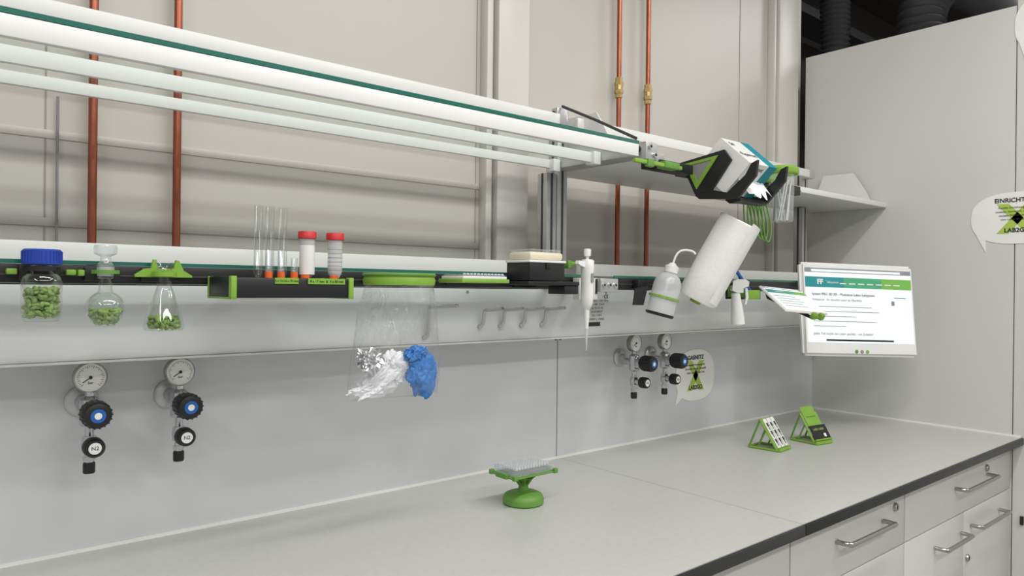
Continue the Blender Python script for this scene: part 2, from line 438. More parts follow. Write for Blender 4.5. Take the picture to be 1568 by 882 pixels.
# ---------------- items on lower rail ----------------
def railclip(g,x,z=1.44,wd=.02,m='black'):
    box(g,'rail_clip',x-wd,x+wd,-.275,-.2645,z-.012,z+.012,m,.002)
def collar(g,cx,cy,r,z,m,h=.008):
    lathe(g,'collar',[(r,-h/2),(r+.006,-h/2),(r+.006,h/2),(r,h/2),(r,-h/2)],(cx,cy,z),m)
    box(g,'collar_arm',cx-.008,cx+.008,-.278,cy+r,z-.004,z+.004,m,.001)
g=group('screw_cap_bottle',(.156,-.297,1.42));cx,cy=.156,-.297
lathe(g,'glass_body',[(0,1.365),(.022,1.3645),(.0265,1.369),(.0275,1.375),(.0275,1.425),(.025,1.434),(.019,1.440),(.0165,1.443),(.0165,1.452)],(cx,cy,0),'glass')
lathe(g,'glass_base',[(0,1.3685),(.024,1.3690),(.0262,1.374)],(cx,cy,0),'glass')
lathe(g,'cap',[(0,1.476),(.024,1.476),(.0262,1.4735),(.0265,1.453),(.0245,1.452),(0,1.452)],(cx,cy,0),'blue_cap',seg=40)
for k in range(30):
    a=2*math.pi*k/30
    box(g,'cap_rib_%d'%k,cx+.0268*math.cos(a)-.0006,cx+.0268*math.cos(a)+.0006,cy+.0268*math.sin(a)-.0006,cy+.0268*math.sin(a)+.0006,1.455,1.473,'blue_cap')
chunks(g,'green_pieces',(cx,cy),lambda z:.0262,300,1.373,1.415,'leaf',.0055)
collar(g,cx,cy,.0175,1.446,'black',.007)
railclip(g,cx,1.44,.028,'black')
for nm,xa_ in (('left',.112),('right',.190)): box(g,'clip_ear_'+nm,xa_,xa_+.014,-.285,-.2645,1.437,1.446,'green',.002)
g=group('round_bottom_flask',(.243,-.297,1.42));cx,cy=.243,-.297
prof=[(0,1.355),(.014,1.355)]+[(.0293*math.sin(a),1.3835-.0285*math.cos(a)) for a in [math.pi*k/16 for k in range(3,15)]]+[(.0100,1.416),(.0095,1.432),(.0125,1.434),(.0135,1.452)]
lathe(g,'glass_body',prof,(cx,cy,0),'glass')
lathe(g,'stopper',[(0,1.438),(.0095,1.438),(.0118,1.455),(.008,1.460),(.0075,1.468),(.0165,1.472),(.0175,1.480),(.016,1.486),(0,1.487)],(cx,cy,0),'clear_plastic')
lathe(g,'frosted_joint',[(.0118,1.436),(.0128,1.451)],(cx,cy,0),'frost')
chunks(g,'green_pieces',(cx,cy),lambda z:math.sqrt(max(1e-6,.0280**2-(z-1.3835)**2)),190,1.360,1.382,'leaf',.0049)
collar(g,cx,cy,.0145,1.443,'green_dark',.006)
railclip(g,cx,1.44,.026,'black')
box(g,'clip_ear_left',.2065,.216,-.285,-.2645,1.436,1.446,'green',.002)
g=group('erlenmeyer_flask',(.329,-.30,1.41));cx,cy=.331,-.30
prof=[(0,1.346),(.029,1.346),(.0318,1.349),(.0322,1.354),(.030,1.363),(.0145,1.412),(.0115,1.420),(.0113,1.455),(.0140,1.459),(.0145,1.461)]
lathe(g,'glass_body',prof,(cx,cy,0),'glass')
chunks(g,'green_pieces',(cx,cy),lambda z:.0305-(z-1.35)*.3,200,1.351,1.369,'leaf',.0049)
poly(g,'holder_front',[(-.045,-.006),(-.030,.004),(-.020,.005),(-.016,.020),(-.012,.020),(-.010,.005),(.016,.005),(.020,.020),(.025,.018),(.032,.002),(.046,-.007),(.046,-.010),(-.045,-.010)],(cx+.003,-.280,1.446),X,Z,.010,'green')
lathe(g,'collar',[(.0125,-.004),(.019,-.004),(.019,.004),(.0125,.004),(.0125,-.004)],(cx,cy,1.441),'green')
railclip(g,cx,1.44,.03,'black')
# rack
g=group('test_tube_rack',(.52,-.32,1.42))
x0,x1,yf=.413,.636,-.388
box(g,'tray',x0+.006,x1-.006,yf,-.265,1.402,1.437,'black',.003)
for nm,x in (('left',x0),('right',x1-.007)):
    box(g,'end_'+nm,x,x+.007,yf-.002,-.265,1.401,1.439,'black',.001)
    box(g,'end_corner_'+nm,x-.001,x+.0085,yf-.003,yf+.010,1.401,1.4395,'green',.001)
    box(g,'end_foot_'+nm,x-.001,x+.0085,yf-.003,-.265,1.400,1.4035,'green',.001)
    box(g,'end_corner_back_'+nm,x-.001,x+.0085,-.272,-.2645,1.401,1.4395,'green',.001)
box(g,'label_1',.487,.530,yf-.002,yf,1.427,1.4375,'green');text(g,'label_1_text','4 x 12-16 x 75 mm',(.508,yf-.0025,1.432),X,Z,.0055,'ink')
box(g,'label_2',.548,.620,yf-.002,yf,1.427,1.4375,'green');text(g,'label_2_text','8 x 17 mm  &  4 x 30 mm',(.584,yf-.0025,1.432),X,Z,.0062,'ink')
def ttube(name,x,y,z0,z1,r,m='glass'):
    g=group(name,(x,y,z1))
    lathe(g,'tube',[(0,z0),(r*.6,z0+r*.2),(r,z0+r),(r,z1-.001),(r*1.08,z1)],(x,y,0),m,seg=20)
    return g
for x in (.487,.508,.533): ttube('glass_test_tube',x,-.31,1.4375,1.569,.0078)
for x,y in ((.497,-.335),(.520,-.335),(.545,-.335)):
    g=ttube('small_sample_tube',x,y,1.4375,1.488 if x<.54 else 1.475,.0062,'clear_plastic')
    lathe(g,'orange_cap',[(0,1.4375),(.0068,1.4375),(.0068,1.449),(0,1.449)],(x,y,0),'orange',seg=18)
for x in (.580,.637):
    g=ttube('centrifuge_tube',x-.006,-.325,1.4375,1.514,.0138,'frost')
    lathe(g,'red_cap',[(0,1.526),(.0160,1.526),(.0172,1.5245),(.0172,1.513),(.0155,1.512),(0,1.512)],(x-.006,-.325,0),'red_cap',seg=30)
    if x<.6: lathe(g,'label_band',[(.0141,1.445),(.0141,1.50)],(x-.006,-.325,0),'white_plastic',seg=30)
    else:
        for q in range(7): lathe(g,'graduation_%d'%q,[(.0141,1.446+q*.008),(.0141,1.4468+q*.008)],(x-.006,-.325,0),'gray',seg=30)
    lathe(g,'orange_foot',[(0,1.4378),(.008,1.4378),(.008,1.444),(0,1.444)],(x-.018,-.345,0),'orange',seg=16)
# waste bag
g=group('waste_bag_holder',(.757,-.355,1.43));cx,cy=.757,-.355
lathe(g,'green_ring',[(.064,-.005),(.071,-.006),(.0725,.004),(.070,.012),(.066,.012),(.064,.004),(.064,-.005)],(cx,cy,1.433),'green',seg=48)
lathe(g,'ring_lip',[(.062,.012),(.073,.012),(.074,.015),(.071,.018),(.062,.017),(.062,.012)],(cx,cy,1.433),'green_dark',seg=48)
box(g,'ring_arm',cx-.03,cx+.03,-.292,-.2645,1.428,1.448,'green',.002)
bm=bmesh.new();rings=[];NS=120;NZ=60
for i in range(NZ+1):
    t=i/NZ;z=1.435-t*.232
    ring=[]
    for k in range(NS):
        a=2*math.pi*k/NS;ca,sa=math.cos(a),math.sin(a)
        e=1.0-.45*t
        hw=.066+(.091-.066)*min(1,t*1.3);hd=.066*(1-t)**.8*1.0+.030*min(1,t*4)*(1-t**6)+.003
        xx=hw*math.copysign(abs(ca)**e,ca);yy=hd*math.copysign(abs(sa)**e,sa)
        wv=noise.noise(Vector((ca*3.2,sa*3.2,t*2.2)))*.010*min(1,t*5)+(noise.noise(Vector((ca*9,sa*9,t*7+4)))-abs(noise.noise(Vector((ca*6,sa*6,t*4)))))*.010*min(1,t*5)
        xx*=1+wv*3;yy*=1+wv*8
        ang=-.35*t
        p=Vector((cx-.012*t+xx*math.cos(ang)-yy*math.sin(ang),cy+xx*math.sin(ang)+yy*math.cos(ang),z+.006*ca*t+noise.noise(Vector((ca*2,sa*2,9)))*.006*t))
        ring.append(bm.verts.new(p))
    rings.append(ring)
for a,b_ in zip(rings,rings[1:]):
    for k in range(NS):
        j=(k+1)%NS;bm.faces.new((a[k],a[j],b_[j],b_[k]))
bm.faces.new(rings[-1])
finish('plastic_bag',bm,'bag_film',g,smooth=True)
crumple(g,'foil_ball',(.682,-.372,1.281),(.027,.020,.023),'foil',.7,3.6,3,4,smooth=False)
ry=Matrix.Rotation(math.radians(-30),3,'Y')
crumple(g,'white_tissue',(.715,-.350,1.236),(.066,.022,.030),'tissue',.5,1.2,5,rot=ry)
crumple(g,'white_tissue_fold',(.750,-.354,1.262),(.034,.020,.036),'tissue',.5,1.4,11)
crumple(g,'white_tissue_tail',(.700,-.350,1.222),(.050,.016,.014),'tissue',.5,1.4,17)
crumple(g,'blue_glove',(.799,-.374,1.247),(.033,.022,.046),'blue_glove',.45,1.1,9)
crumple(g,'blue_glove_cuff',(.781,-.376,1.288),(.027,.018,.018),'blue_glove',.45,1.5,13)
# micro plates tray
g=group('microplate_tray',(.97,-.31,1.44))
box(g,'green_frame',.908,1.040,-.362,-.270,1.434,1.443,'green',.002)
box(g,'plate',.913,1.035,-.358,-.276,1.443,1.449,'white_plastic',.001)
box(g,'plate_skirt',.916,1.032,-.355,-.279,1.449,1.453,'clear_plastic',.001)
box(g,'rail_clip',.93,1.02,-.272,-.2645,1.430,1.434,'black',.001)
for k in range(12): cyl(g,'well_%d'%k,(.922+k*.0096,-.350,1.452),(.922+k*.0096,-.350,1.455),.003,'white_plastic',seg=10)
# tip box
g=group('pipette_tip_box',(1.155,-.315,1.47))
box(g,'base',1.100,1.214,-.362,-.276,1.441,1.488,'black',.004)
box(g,'latch',1.150,1.165,-.365,-.362,1.47,1.484,'black',.001)
box(g,'rim',1.098,1.216,-.364,-.274,1.484,1.490,'white_plastic',.002)
box(g,'lid',1.104,1.210,-.359,-.279,1.490,1.509,'cream',.006)
box(g,'lid_clear',1.108,1.206,-.355,-.283,1.5095,1.516,'clear_plastic',.002)
g=group('tip_box_shelf',(1.2,-.31,1.436))
box(g,'plate',1.095,1.262,-.364,-.270,1.431,1.4402,'black',.002)
box(g,'drop_box',1.215,1.262,-.360,-.300,1.410,1.431,'black',.002)
box(g,'rail_hook',1.13,1.20,-.272,-.2645,1.425,1.431,'black')
# pipette
g=group('micropipette',(1.31,-.34,1.40));px,py=1.307,-.345
lathe(g,'plunger',[(0,1.524),(.0085,1.524),(.0095,1.518),(.0085,1.506),(.004,1.504),(.004,1.494),(0,1.494)],(px,py,0),'white_plastic',seg=20)
lathe(g,'handle',[(0,1.497),(.012,1.497),(.0145,1.492),(.0155,1.475),(.0140,1.455),(.0135,1.43),(.0145,1.405),(.013,1.385),(.009,1.376),(.0065,1.372)],(px,py,0),'white_plastic',seg=24,scale=(1,1.25))
lathe(g,'shaft',[(.0070,1.376),(.0062,1.35),(.0045,1.325),(.0040,1.322)],(px,py,0),'white_plastic',seg=20)
lathe(g,'tip',[(.0046,1.332),(.0040,1.318),(.0012,1.270),(.0006,1.268)],(px,py,0),'frost',seg=16)
poly(g,'finger_rest',[(-.010,0),(-.034,.004),(-.037,-.004),(-.030,-.008),(-.012,-.014)],(px,py,1.490),X,Z,.012,'white_plastic')
box(g,'ejector',px+.010,px+.020,py-.006,py+.006,1.478,1.496,'white_plastic',.002)
box(g,'volume_window',px-.004,px+.004,py-.0195,py-.0175,1.44,1.462,'gray')
g=group('pipette_holder',(1.29,-.30,1.48))
box(g,'arm_green',1.262,1.292,-.320,-.2645,1.483,1.492,'green',.002)
box(g,'arm_upright',1.272,1.290,-.275,-.2645,1.44,1.49,'green_dark',.002)
box(g,'hook_green',1.256,1.268,-.330,-.31,1.474,1.494,'green_dark',.002)
# wash bottle (tilted)
ax=(R2*.25+Z*.97).normalized();base=Vector((1.615,-.328,1.353))
g=group('wash_bottle',tuple(base))
lathe(g,'body',[(0,0),(.034,0),(.0385,.004),(.0385,.086),(.036,.100),(.028,.112),(.017,.120),(.0165,.124)],base,'frost',axis=ax,seg=36)
lathe(g,'cap',[(.0165,.122),(.019,.122),(.0195,.140),(.012,.144),(.007,.150),(0,.151)],base,'white_plastic',axis=ax,seg=28)
t0=base+ax*.148
sweep(g,'spout',[t0,t0+ax*.022+R2*.002,t0+ax*.036+R2*.010,t0+ax*.040+R2*.026,t0+ax*.036+R2*.046,t0+ax*.028+R2*.056],.0032,'white_plastic',smoothn=6)
sweep(g,'dip_tube',[base+ax*.01,base+ax*.12],.0025,'white_plastic')
lathe(g,'green_ring',[(.0395,-.003),(.043,-.003),(.043,.003),(.0395,.003),(.0395,-.003)],base+ax*.050,'green',axis=ax,seg=40)
lathe(g,'foot_cup',[(0,-.003),(.036,-.003),(.0395,.0),(.0400,.005),(.0388,.005)],base,'black',axis=ax,seg=36)
poly(g,'side_bracket',[(-.066,.004),(-.060,.052),(-.024,.058),(-.036,.004)],base+Vector((0,.012,.022)),R2,Z,.012,'black')
box(g,'rail_clip',1.575,1.625,-.285,-.2645,1.420,1.450,'black',.002)
# paper roll
ax=(R2*.43+Z*.88-F2*.2).normalized();cen=Vector((1.763,-.418,1.508));L=.250;r=.058
b0=cen-ax*L/2
g=group('paper_towel_roll',tuple(cen))
lathe(g,'paper',[(.019,0),(r-.002,0),(r,.003),(r,L*.3),(r+.0008,L*.5),(r,L*.7),(r,L-.003),(r-.003,L),(.019,L-.001),(.019,0)],b0,'paper',axis=ax,seg=56)
for q in range(5): lathe(g,'wound_layer_%d'%q,[(.026+q*.006,L),(.0262+q*.006,L+.0006),(.0275+q*.006,L+.0006),(.0277+q*.006,L)],b0,'tissue',axis=ax,seg=40)
lathe(g,'core',[(.0188,-.002),(.0188,L+.001),(.017,L+.001),(.017,-.002)],b0,'cardboard',axis=ax,seg=28)
lathe(g,'core_inside',[(0,L-.02),(.017,L-.02)],b0,'gap',axis=ax,seg=28)
per=ax.cross((-F2)).normalized()
bm=bmesh.new();rows=[]
for i in range(9):
    t=i/8;row=[]
    for k in range(13):
        s_=k/12;an=-.3+1.5*s_
        p=b0+ax*(L*t*.985+.001)+per*(r+.0016+.006*max(0,s_-.7)*(1-t))*math.cos(an)-F2*(r+.0016)*math.sin(an)
        row.append(bm.verts.new(p))
    rows.append(row)
for a,b_ in zip(rows,rows[1:]):
    for k in range(12): bm.faces.new((a[k],a[k+1],b_[k+1],b_[k]))
finish('loose_sheet',bm,'paper',g,smooth=True)
cyl(g,'holder_spindle',b0-ax*.012,b0+ax*.02,.016,'green')
box(g,'holder_arm',1.71,1.75,-.36,-.2645,1.425,1.435,'black',.002)
# spray head bottle
g=group('spray_bottle',(1.96,-.36,1.39));sx,sy=1.968,-.352
ax2=(Z*.99-R2*.08).normalized()
lathe(g,'body',[(0,0),(.017,0),(.021,.004),(.020,.03),(.017,.06),(.014,.085),(.013,.10),(0,.10)],(sx,sy,1.315),'white_plastic',axis=(ax2),seg=28)
poly(g,'trigger_head',[(-.022,-.004),(-.020,.022),(-.006,.030),(.018,.030),(.030,.022),(.028,.008),(.012,.002),(.012,-.012),(-.008,-.012)],(sx,sy,1.428),R2,Z,.024,'white_plastic')
poly(g,'trigger_lever',[(.020,.006),(.027,.006),(.030,-.022),(.024,-.045),(.019,-.045),(.023,-.022)],(sx,sy,1.425),R2,Z,.010,'white_plastic')
cyl(g,'nozzle',Vector((sx,sy,1.446))-R2*.020,Vector((sx,sy,1.446))-R2*.030,.008,'black',seg=16)
box(g,'holder_clip',sx-.01,sx+.01,sy+.012,-.2645,1.425,1.437,'green_dark',.001)
# pen tray
g=group('pen_holder',(2.08,-.31,1.42))
dx=-.022
box(g,'tray_base',2.05+dx,2.14+dx,-.335,-.27,1.395,1.403,'green',.002)
box(g,'tray_front',2.05+dx,2.14+dx,-.338,-.332,1.395,1.425,'green',.002)
box(g,'tray_left',2.05+dx,2.056+dx,-.338,-.27,1.395,1.44,'green_dark',.002)
box(g,'tray_right',2.134+dx,2.14+dx,-.338,-.27,1.395,1.425,'green',.002)
box(g,'tray_back',2.05+dx,2.14+dx,-.276,-.2645,1.395,1.45,'black',.002)
cyl(g,'pen_blue',(2.115+dx,-.325,1.408),(2.050+dx,-.300,1.492),.0055,'blue',seg=14,bev=.002)
cyl(g,'pen_blue_b',(2.125+dx,-.315,1.408),(2.068+dx,-.295,1.485),.0055,'blue_cap',seg=14,bev=.002)
cyl(g,'pen_black',(2.130+dx,-.305,1.408),(2.090+dx,-.290,1.470),.005,'black',seg=14,bev=.002)
box(g,'blue_box',2.065+dx,2.095+dx,-.330,-.30,1.404,1.422,'blue',.002)
box(g,'eraser',2.105+dx,2.13+dx,-.330,-.31,1.404,1.42,'red_cap',.002)
# tablet
uC=(R2*78+Z*(-6)+F2*47).normalized();vC=(R2*(-25)+Z*37+F2*47).normalized();vC=(vC-uC*uC.dot(vC)).normalized()
tc=Vector((2.212,-.398,1.392))
g=group('tablet_computer',tuple(tc))
nC=uC.cross(vC)
def obox(g,name,c,U,V,N,w,h,t,m,bevel=0):
    bm=bmesh.new();bmesh.ops.create_cube(bm,size=1)
    for v in bm.verts: v.co=Vector((v.co.x*w,v.co.y*h,v.co.z*t))
    if bevel: bmesh.ops.bevel(bm,geom=[e for e in bm.edges],offset=bevel,segments=3,affect='EDGES')
    for v in bm.verts: v.co=Vector(c)+U*v.co.x+V*v.co.y+N*v.co.z
    return finish(name,bm,m,g,smooth=bevel>0)
def screen(g,c,U,V,N,w,h,e=.0006):
    def rect(name,u0,u1,v0,v1,m,lv=1):
        obox(g,name,c+U*((u0+u1)/2*w)+V*((v0+v1)/2*h)+N*(e*lv),U,V,N,(u1-u0)*w,(v1-v0)*h,e*.8,m)
    rect('page',-.5,.5,-.5,.5,'screen_white',1)
    rect('browser_bar',-.5,.5,.44,.5,'screen_text',2)
    rect('address_field',-.44,.40,.45,.48,'screen_white',3)
    n=14
    for i in range(n):
        u0=-.5+i/n
        rect('banner_%d'%i,u0,u0+1/n+.0005,.24,.38,['screen_teal','screen_grad','screen_green'][min(2,int(i/n*3))],2)
    return rect
obox(g,'body',tc,uC,vC,nC,.208,.136,.008,'white_plastic',.0025)
rect=screen(g,tc+nC*.004,uC,vC,nC,.194,.124)
text(g,'title','TecBoard',tc+nC*.0065-uC*.04+vC*.038,uC,vC,.012,'sign_white')
for k in range(5): rect('line_%d'%k,-.42,.1+.05*(k%3),.10-k*.11,.12-k*.11,'screen_text',2)
low=tc-vC*.075
for k,s_ in enumerate((-.0,.035)):
    obox(g,'clip_%d'%k,low+uC*(.03+s_)-nC*.004,uC,vC,nC,.018,.018,.022,'green',.003)
sweep(g,'arm_bar',[low+uC*.02-nC*.01,low+uC*.08-nC*.01],.005,'green_dark')
sweep(g,'arm_link',[low+uC*.03-nC*.012,Vector((2.26,-.28,1.40)),Vector((2.26,-.268,1.435))],.006,'black')
# monitor
mc=Vector((2.672,-.396,1.355))
uM=(R2-Z*.024+F2*.20).normalized()
vM=(Z-R2*.040+F2*.13).normalized()
vM=(vM-uM*uM.dot(vM)).normalized();nM=uM.cross(vM)
g=group('computer_monitor',tuple(mc))
W,Hh=.468,.340
obox(g,'bezel',mc,uM,vM,nM,W,Hh,.030,'white_plastic',.010)
sc=mc+nM*.0152+vM*.013
rect=screen(g,sc,uM,vM,nM,W-.030,Hh-.068)
for i in range(7): rect('nav_%d'%i,-.18+i*.085,-.12+i*.085,.29,.305,'sign_white',3)
text(g,'logo','FF',sc+nM*.003-uM*.16+vM*.084,uM,vM,.026,'sign_white',bold=.001)
text(g,'logo_word','labsystem',sc+nM*.003-uM*.108+vM*.084,uM,vM,.012,'sign_white')
text(g,'heading','System PRO 3D XR - Modulares Labor-Leitsystem',sc+nM*.003-uM*.195+vM*.040,uM,vM,.0125,'ink','LEFT')
text(g,'heading_b','Webportal - Ihr aktuelles Labor im Überblick',sc+nM*.003-uM*.195+vM*.020,uM,vM,.011,'screen_text','LEFT')
for k,(wd) in enumerate([.55,.62,.40,.58,.30]): rect('text_line_%d'%k,-.44,-.44+wd,-.022-k*.065,-.014-k*.065,'screen_text',2)
text(g,'heading_c','Jedes Teil macht das Labor perfekt - mit Zubehör',sc+nM*.003-uM*.195-vM*.103,uM,vM,.012,'screen_text','LEFT')
rect('footer',-.33,.30,-.475,-.452,'screen_dark',2);rect('link',.33,.44,.12,.13,'blue',2);rect('pic',.30,.33,.02,.08,'screen_text',2)
for k in range(3): cyl(g,'button_%d'%k,mc+nM*.015-vM*(Hh/2-.017)+uM*(-.002+.022*(k-1)),mc+nM*.0165-vM*(Hh/2-.017)+uM*(-.002+.022*(k-1)),.0065,['green_dark','gray','green'][k],seg=16)
sweep(g,'swivel_arm',[mc-nM*.015,mc-nM*.06,Vector((2.82,-.22,1.38)),Vector((2.82,-.125,1.38))],.016,'alu',smoothn=4)
# ---------------- tissue dispenser on upper rail ----------------
g=group('tissue_box_dispenser',(1.77,-.46,1.76))
xa,xb=1.705,1.838
T=Vector((-.461,1.842));B=Vector((-.384,1.767));Fv=Vector((-.552,1.762));D_=B+Fv-T
def prism_x(name,pts,x0,x1,m):
    return poly(g,name,[(p[0],p[1]) for p in pts],((x0+x1)/2,0,0),Y,Z,abs(x1-x0),m)
prism_x('carton',[T,B,D_,Fv],xa,xb,'white_plastic')
cc=(T+B+Fv+D_)/4
def grow(p,k=1.012): return cc+(p-cc)*k
prism_x('carton_teal',[grow(T),grow(B),grow(D_),grow(Fv)],xb-.040,xb+.001,'teal')
eF=Vector((0,(Fv-T).x,(Fv-T).y)).normalized()
nF=X.cross(-eF).normalized()
if nF.z<0: nF=-nF
o1=Vector((1.752,(T.x+Fv.x)/2,(T.y+Fv.y)/2))+nF*.0015
text(g,'carton_text','Papernet',o1+eF*.015,X,-eF,.021,'ink')
text(g,'carton_logo','S4',Vector((1.725,T.x,T.y))+eF*.028+nF*.0015,X,-eF,.022,'ink')
eD=Vector((0,(D_-Fv).x,(D_-Fv).y)).normalized();nD=X.cross(eD)
if nD.y>0: nD=-nD
o2=Vector((1.752,(D_.x+Fv.x)/2,(D_.y+Fv.y)/2))+nD*.0015
text(g,'carton_text_b','Papernet',o2-eD*.038,X,-eD,.018,'ink')
text(g,'carton_text_c','mini pack',o2+eD*.036,X,-eD,.013,'ink')
pan=[(-.335,1.788),(-.478,1.806),(-.500,1.776),(-.440,1.700),(-.385,1.692)]
tri=[(-.350,1.782),(-.462,1.793),(-.392,1.706)]
tri_in=[(-.368,1.776),(-.440,1.783),(-.395,1.727)]
for nm,x in (('left',xa-.006),('right',xb+.007)):
    poly(g,'end_plate_'+nm,pan,(x,0,0),Y,Z,.008,'black')
    poly(g,'foot_'+nm,[(-.44,1.700),(-.385,1.690),(-.40,1.678),(-.52,1.668),(-.575,1.725),(-.580,1.765),(-.562,1.758),(-.545,1.730),(-.49,1.688)],(x,0,0),Y,Z,.010,'black')
poly(g,'green_triangle',tri,(xa-.012,0,0),Y,Z,.003,'green',hole=tri_in)
poly(g,'triangle_fill',tri_in,(xa-.011,0,0),Y,Z,.001,'gray')
prism_x('cradle_bar',[(-.50,1.660),(-.525,1.664),(-.52,1.674),(-.495,1.670)],xa,xb,'black')
box(g,'rail_hanger',xa,xb,-.384,-.340,1.765,1.783,'black',.002)
bm=bmesh.new();rows=[]
base_p=Vector((0,(D_.x*.5+Fv.x*.5),(D_.y*.5+Fv.y*.5)))
for i in range(17):
    t=i/16;row=[]
    for k in range(33):
        s_=k/32-.5
        p=Vector((1.768+s_*(.12-.02*t)+.010*t,base_p.y,base_p.z))+nD*(.036*t)-Z*(.014*t*t)
        p+=nD*.008*math.sin(s_*20+t*3)*(.3+t)+Z*.007*math.sin(s_*16+1)*t+nD*.006*noise.noise(Vector((s_*9,t*5,2)))
        row.append(bm.verts.new(p))
    rows.append(row)
for a,b_ in zip(rows,rows[1:]):
    for k in range(32): bm.faces.new((a[k],a[k+1],b_[k+1],b_[k]))
finish('tissue',bm,'tissue',g,smooth=True)
g=group('rail_accessory_clip',(1.5,-.42,1.75))
box(g,'bar',1.385,1.575,-.432,-.422,1.742,1.752,'green',.002)
box(g,'jaw_left',1.43,1.455,-.436,-.422,1.735,1.756,'green_dark',.003)
box(g,'jaw_right',1.50,1.56,-.436,-.405,1.740,1.758,'green_dark',.003)
box(g,'black_block',1.515,1.66,-.405,-.375,1.742,1.768,'black',.003)
# beaker
g=group('hanging_beaker',(2.09,-.425,1.72));cx,cy=2.085,-.425
lathe(g,'glass_body',[(0,1.638),(.032,1.638),(.0355,1.642),(.037,1.70),(.039,1.80)],(cx,cy,0),'clear_plastic',seg=36)
lathe(g,'green_ring',[(.039,1.785),(.049,1.785),(.052,1.790),(.051,1.802),(.043,1.810),(.0395,1.804),(.039,1.785)],(cx,cy,0),'green',seg=40)
box(g,'ring_arm',cx-.03,cx+.03,-.392,-.3745,1.765,1.79,'green',.003)
for k in range(12):
    a=k*1.1
    cyl(g,'stirrer_%d'%k,(cx+.022*math.cos(a),cy+.022*math.sin(a),1.642),(cx+.028*math.cos(a+.8),cy+.028*math.sin(a+.8),1.765),.0022,['white_plastic','white_plastic','gray'][k%3],seg=8)
g=group('hanging_cable_loops',(1.95,-.41,1.68))
box(g,'comb',1.925,1.995,-.42,-.3745,1.735,1.744,'green_dark',.002)
for k in range(6):
    x=1.918+k*.010;dy=-.006*k
    sweep(g,'loop_%d'%k,[(x+.006,-.395+dy,1.737),(x-.002,-.40+dy,1.70),(x+.002,-.40+dy,1.64),(x+.012,-.405+dy,1.60-.004*k),(x+.026,-.41+dy,1.595-.004*k),(x+.034,-.41+dy,1.62),(x+.026,-.40+dy,1.68),(x+.022,-.40+dy,1.737)],.0024,'green_dark',smoothn=5)
# ---------------- gas regulators ----------------
def regulator(x):
    g=group('gas_regulator',(x,-.03,1.16))
    lathe(g,'wall_flange',[(.030,0),(.030,.006),(.026,.010),(.014,.012),(.014,.03),(0,.03)],(x-.004,-.0005,1.195),'alu',axis=(0,-1,0),seg=32)
    cyl(g,'inlet',(x,-.01,1.185),(x,-.055,1.185),.011,'chrome')
    lathe(g,'body',[(0,1.155),(.012,1.155),(.017,1.160),(.017,1.205),(.012,1.210),(.008,1.212),(.007,1.225),(0,1.225)],(x,-.062,0),'chrome',seg=8)
    gz=1.247
    lathe(g,'gauge_case',[(0,-.0),(.026,0),(.0285,.003),(.0285,.020),(.0265,.022),(.0262,.020)],(x,-.050,gz),'steel',axis=(0,-1,0),seg=40)
    lathe(g,'gauge_dial',[(0,.0195),(.0263,.0195)],(x,-.050,gz),'dial',axis=(0,-1,0),seg=40)
    for k in range(28):
        a=math.radians(-225+k*10)*-1
        rr=.0225;l=.005 if k%3==0 else .0028
        d=Vector((math.cos(a),0,math.sin(a)))
        sweep(g,'tick_%d'%k,[Vector((x,-.0700,gz))+d*(rr-l),Vector((x,-.0700,gz))+d*rr],.0004,'ink' if k<24 else 'red_cap',seg=4)
    sweep(g,'needle',[Vector((x,-.0705,gz)),Vector((x-.013,-.0705,gz-.009))],.0008,'ink',seg=6)
    cyl(g,'hub',(x,-.070,gz),(x,-.072,gz),.003,'ink',seg=14)
    text(g,'dial_text','bar',(x,-.0701,gz-.010),X,Z,.007,'ink')
    kz=1.185
    lathe(g,'knob_bonnet',[(.016,0),(.019,.006),(.019,.020),(.015,.022)],(x,-.075,kz),'chrome',axis=(0,-1,0),seg=28)
    lathe(g,'knob',[(.018,0),(.0235,.003),(.0245,.010),(.0240,.040),(.0215,.046),(.016,.048),(0,.048)],(x,-.097,kz),'black',axis=(0,-1,0),seg=36)
    for k in range(18):
        a=2*math.pi*k/18
        cyl(g,'knob_rib_%d'%k,(x+.0240*math.cos(a),-.104,kz+.0240*math.sin(a)),(x+.0240*math.cos(a),-.138,kz+.0240*math.sin(a)),.0016,'black',seg=6)
    lathe(g,'knob_blue',[(.0065,.0485),(.0125,.0485)],(x,-.097,kz),'blue',axis=(0,-1,0),seg=28)
    lathe(g,'knob_center',[(0,.0487),(.0062,.0487)],(x,-.097,kz),'dial',axis=(0,-1,0),seg=24)
    vz=1.122
    cyl(g,'stem',(x,-.062,1.085),(x,-.062,1.158),.008,'chrome',seg=16)
    lathe(g,'valve_body',[(0,-.014),(.012,-.014),(.014,0),(.012,.014),(0,.014)],(x,-.062,vz),'chrome',seg=8)
    cyl(g,'valve_neck',(x,-.07,vz),(x,-.092,vz),.009,'chrome',seg=18)
    lathe(g,'valve_knob',[(.008,0),(.0175,.003),(.0185,.008),(.0175,.026),(.015,.029),(0,.029)],(x,-.090,vz),'black',axis=(0,-1,0),seg=26)
    lathe(g,'valve_face',[(0,.0293),(.0108,.0293)],(x,-.090,vz),'dial',axis=(0,-1,0),seg=24)
    text(g,'valve_text','N2',(x,-.1197,vz),X,Z,.010,'ink')
    cyl(g,'outlet_nut',(x,-.062,1.090),(x,-.062,1.098),.011,'chrome',seg=6)
    lathe(g,'end_cap',[(0,1.066),(.0095,1.066),(.0105,1.069),(.0105,1.084),(.009,1.087),(0,1.087)],(x,-.062,0),'black',seg=18)
for x in (.262,.421,1.822,1.980): regulator(x)
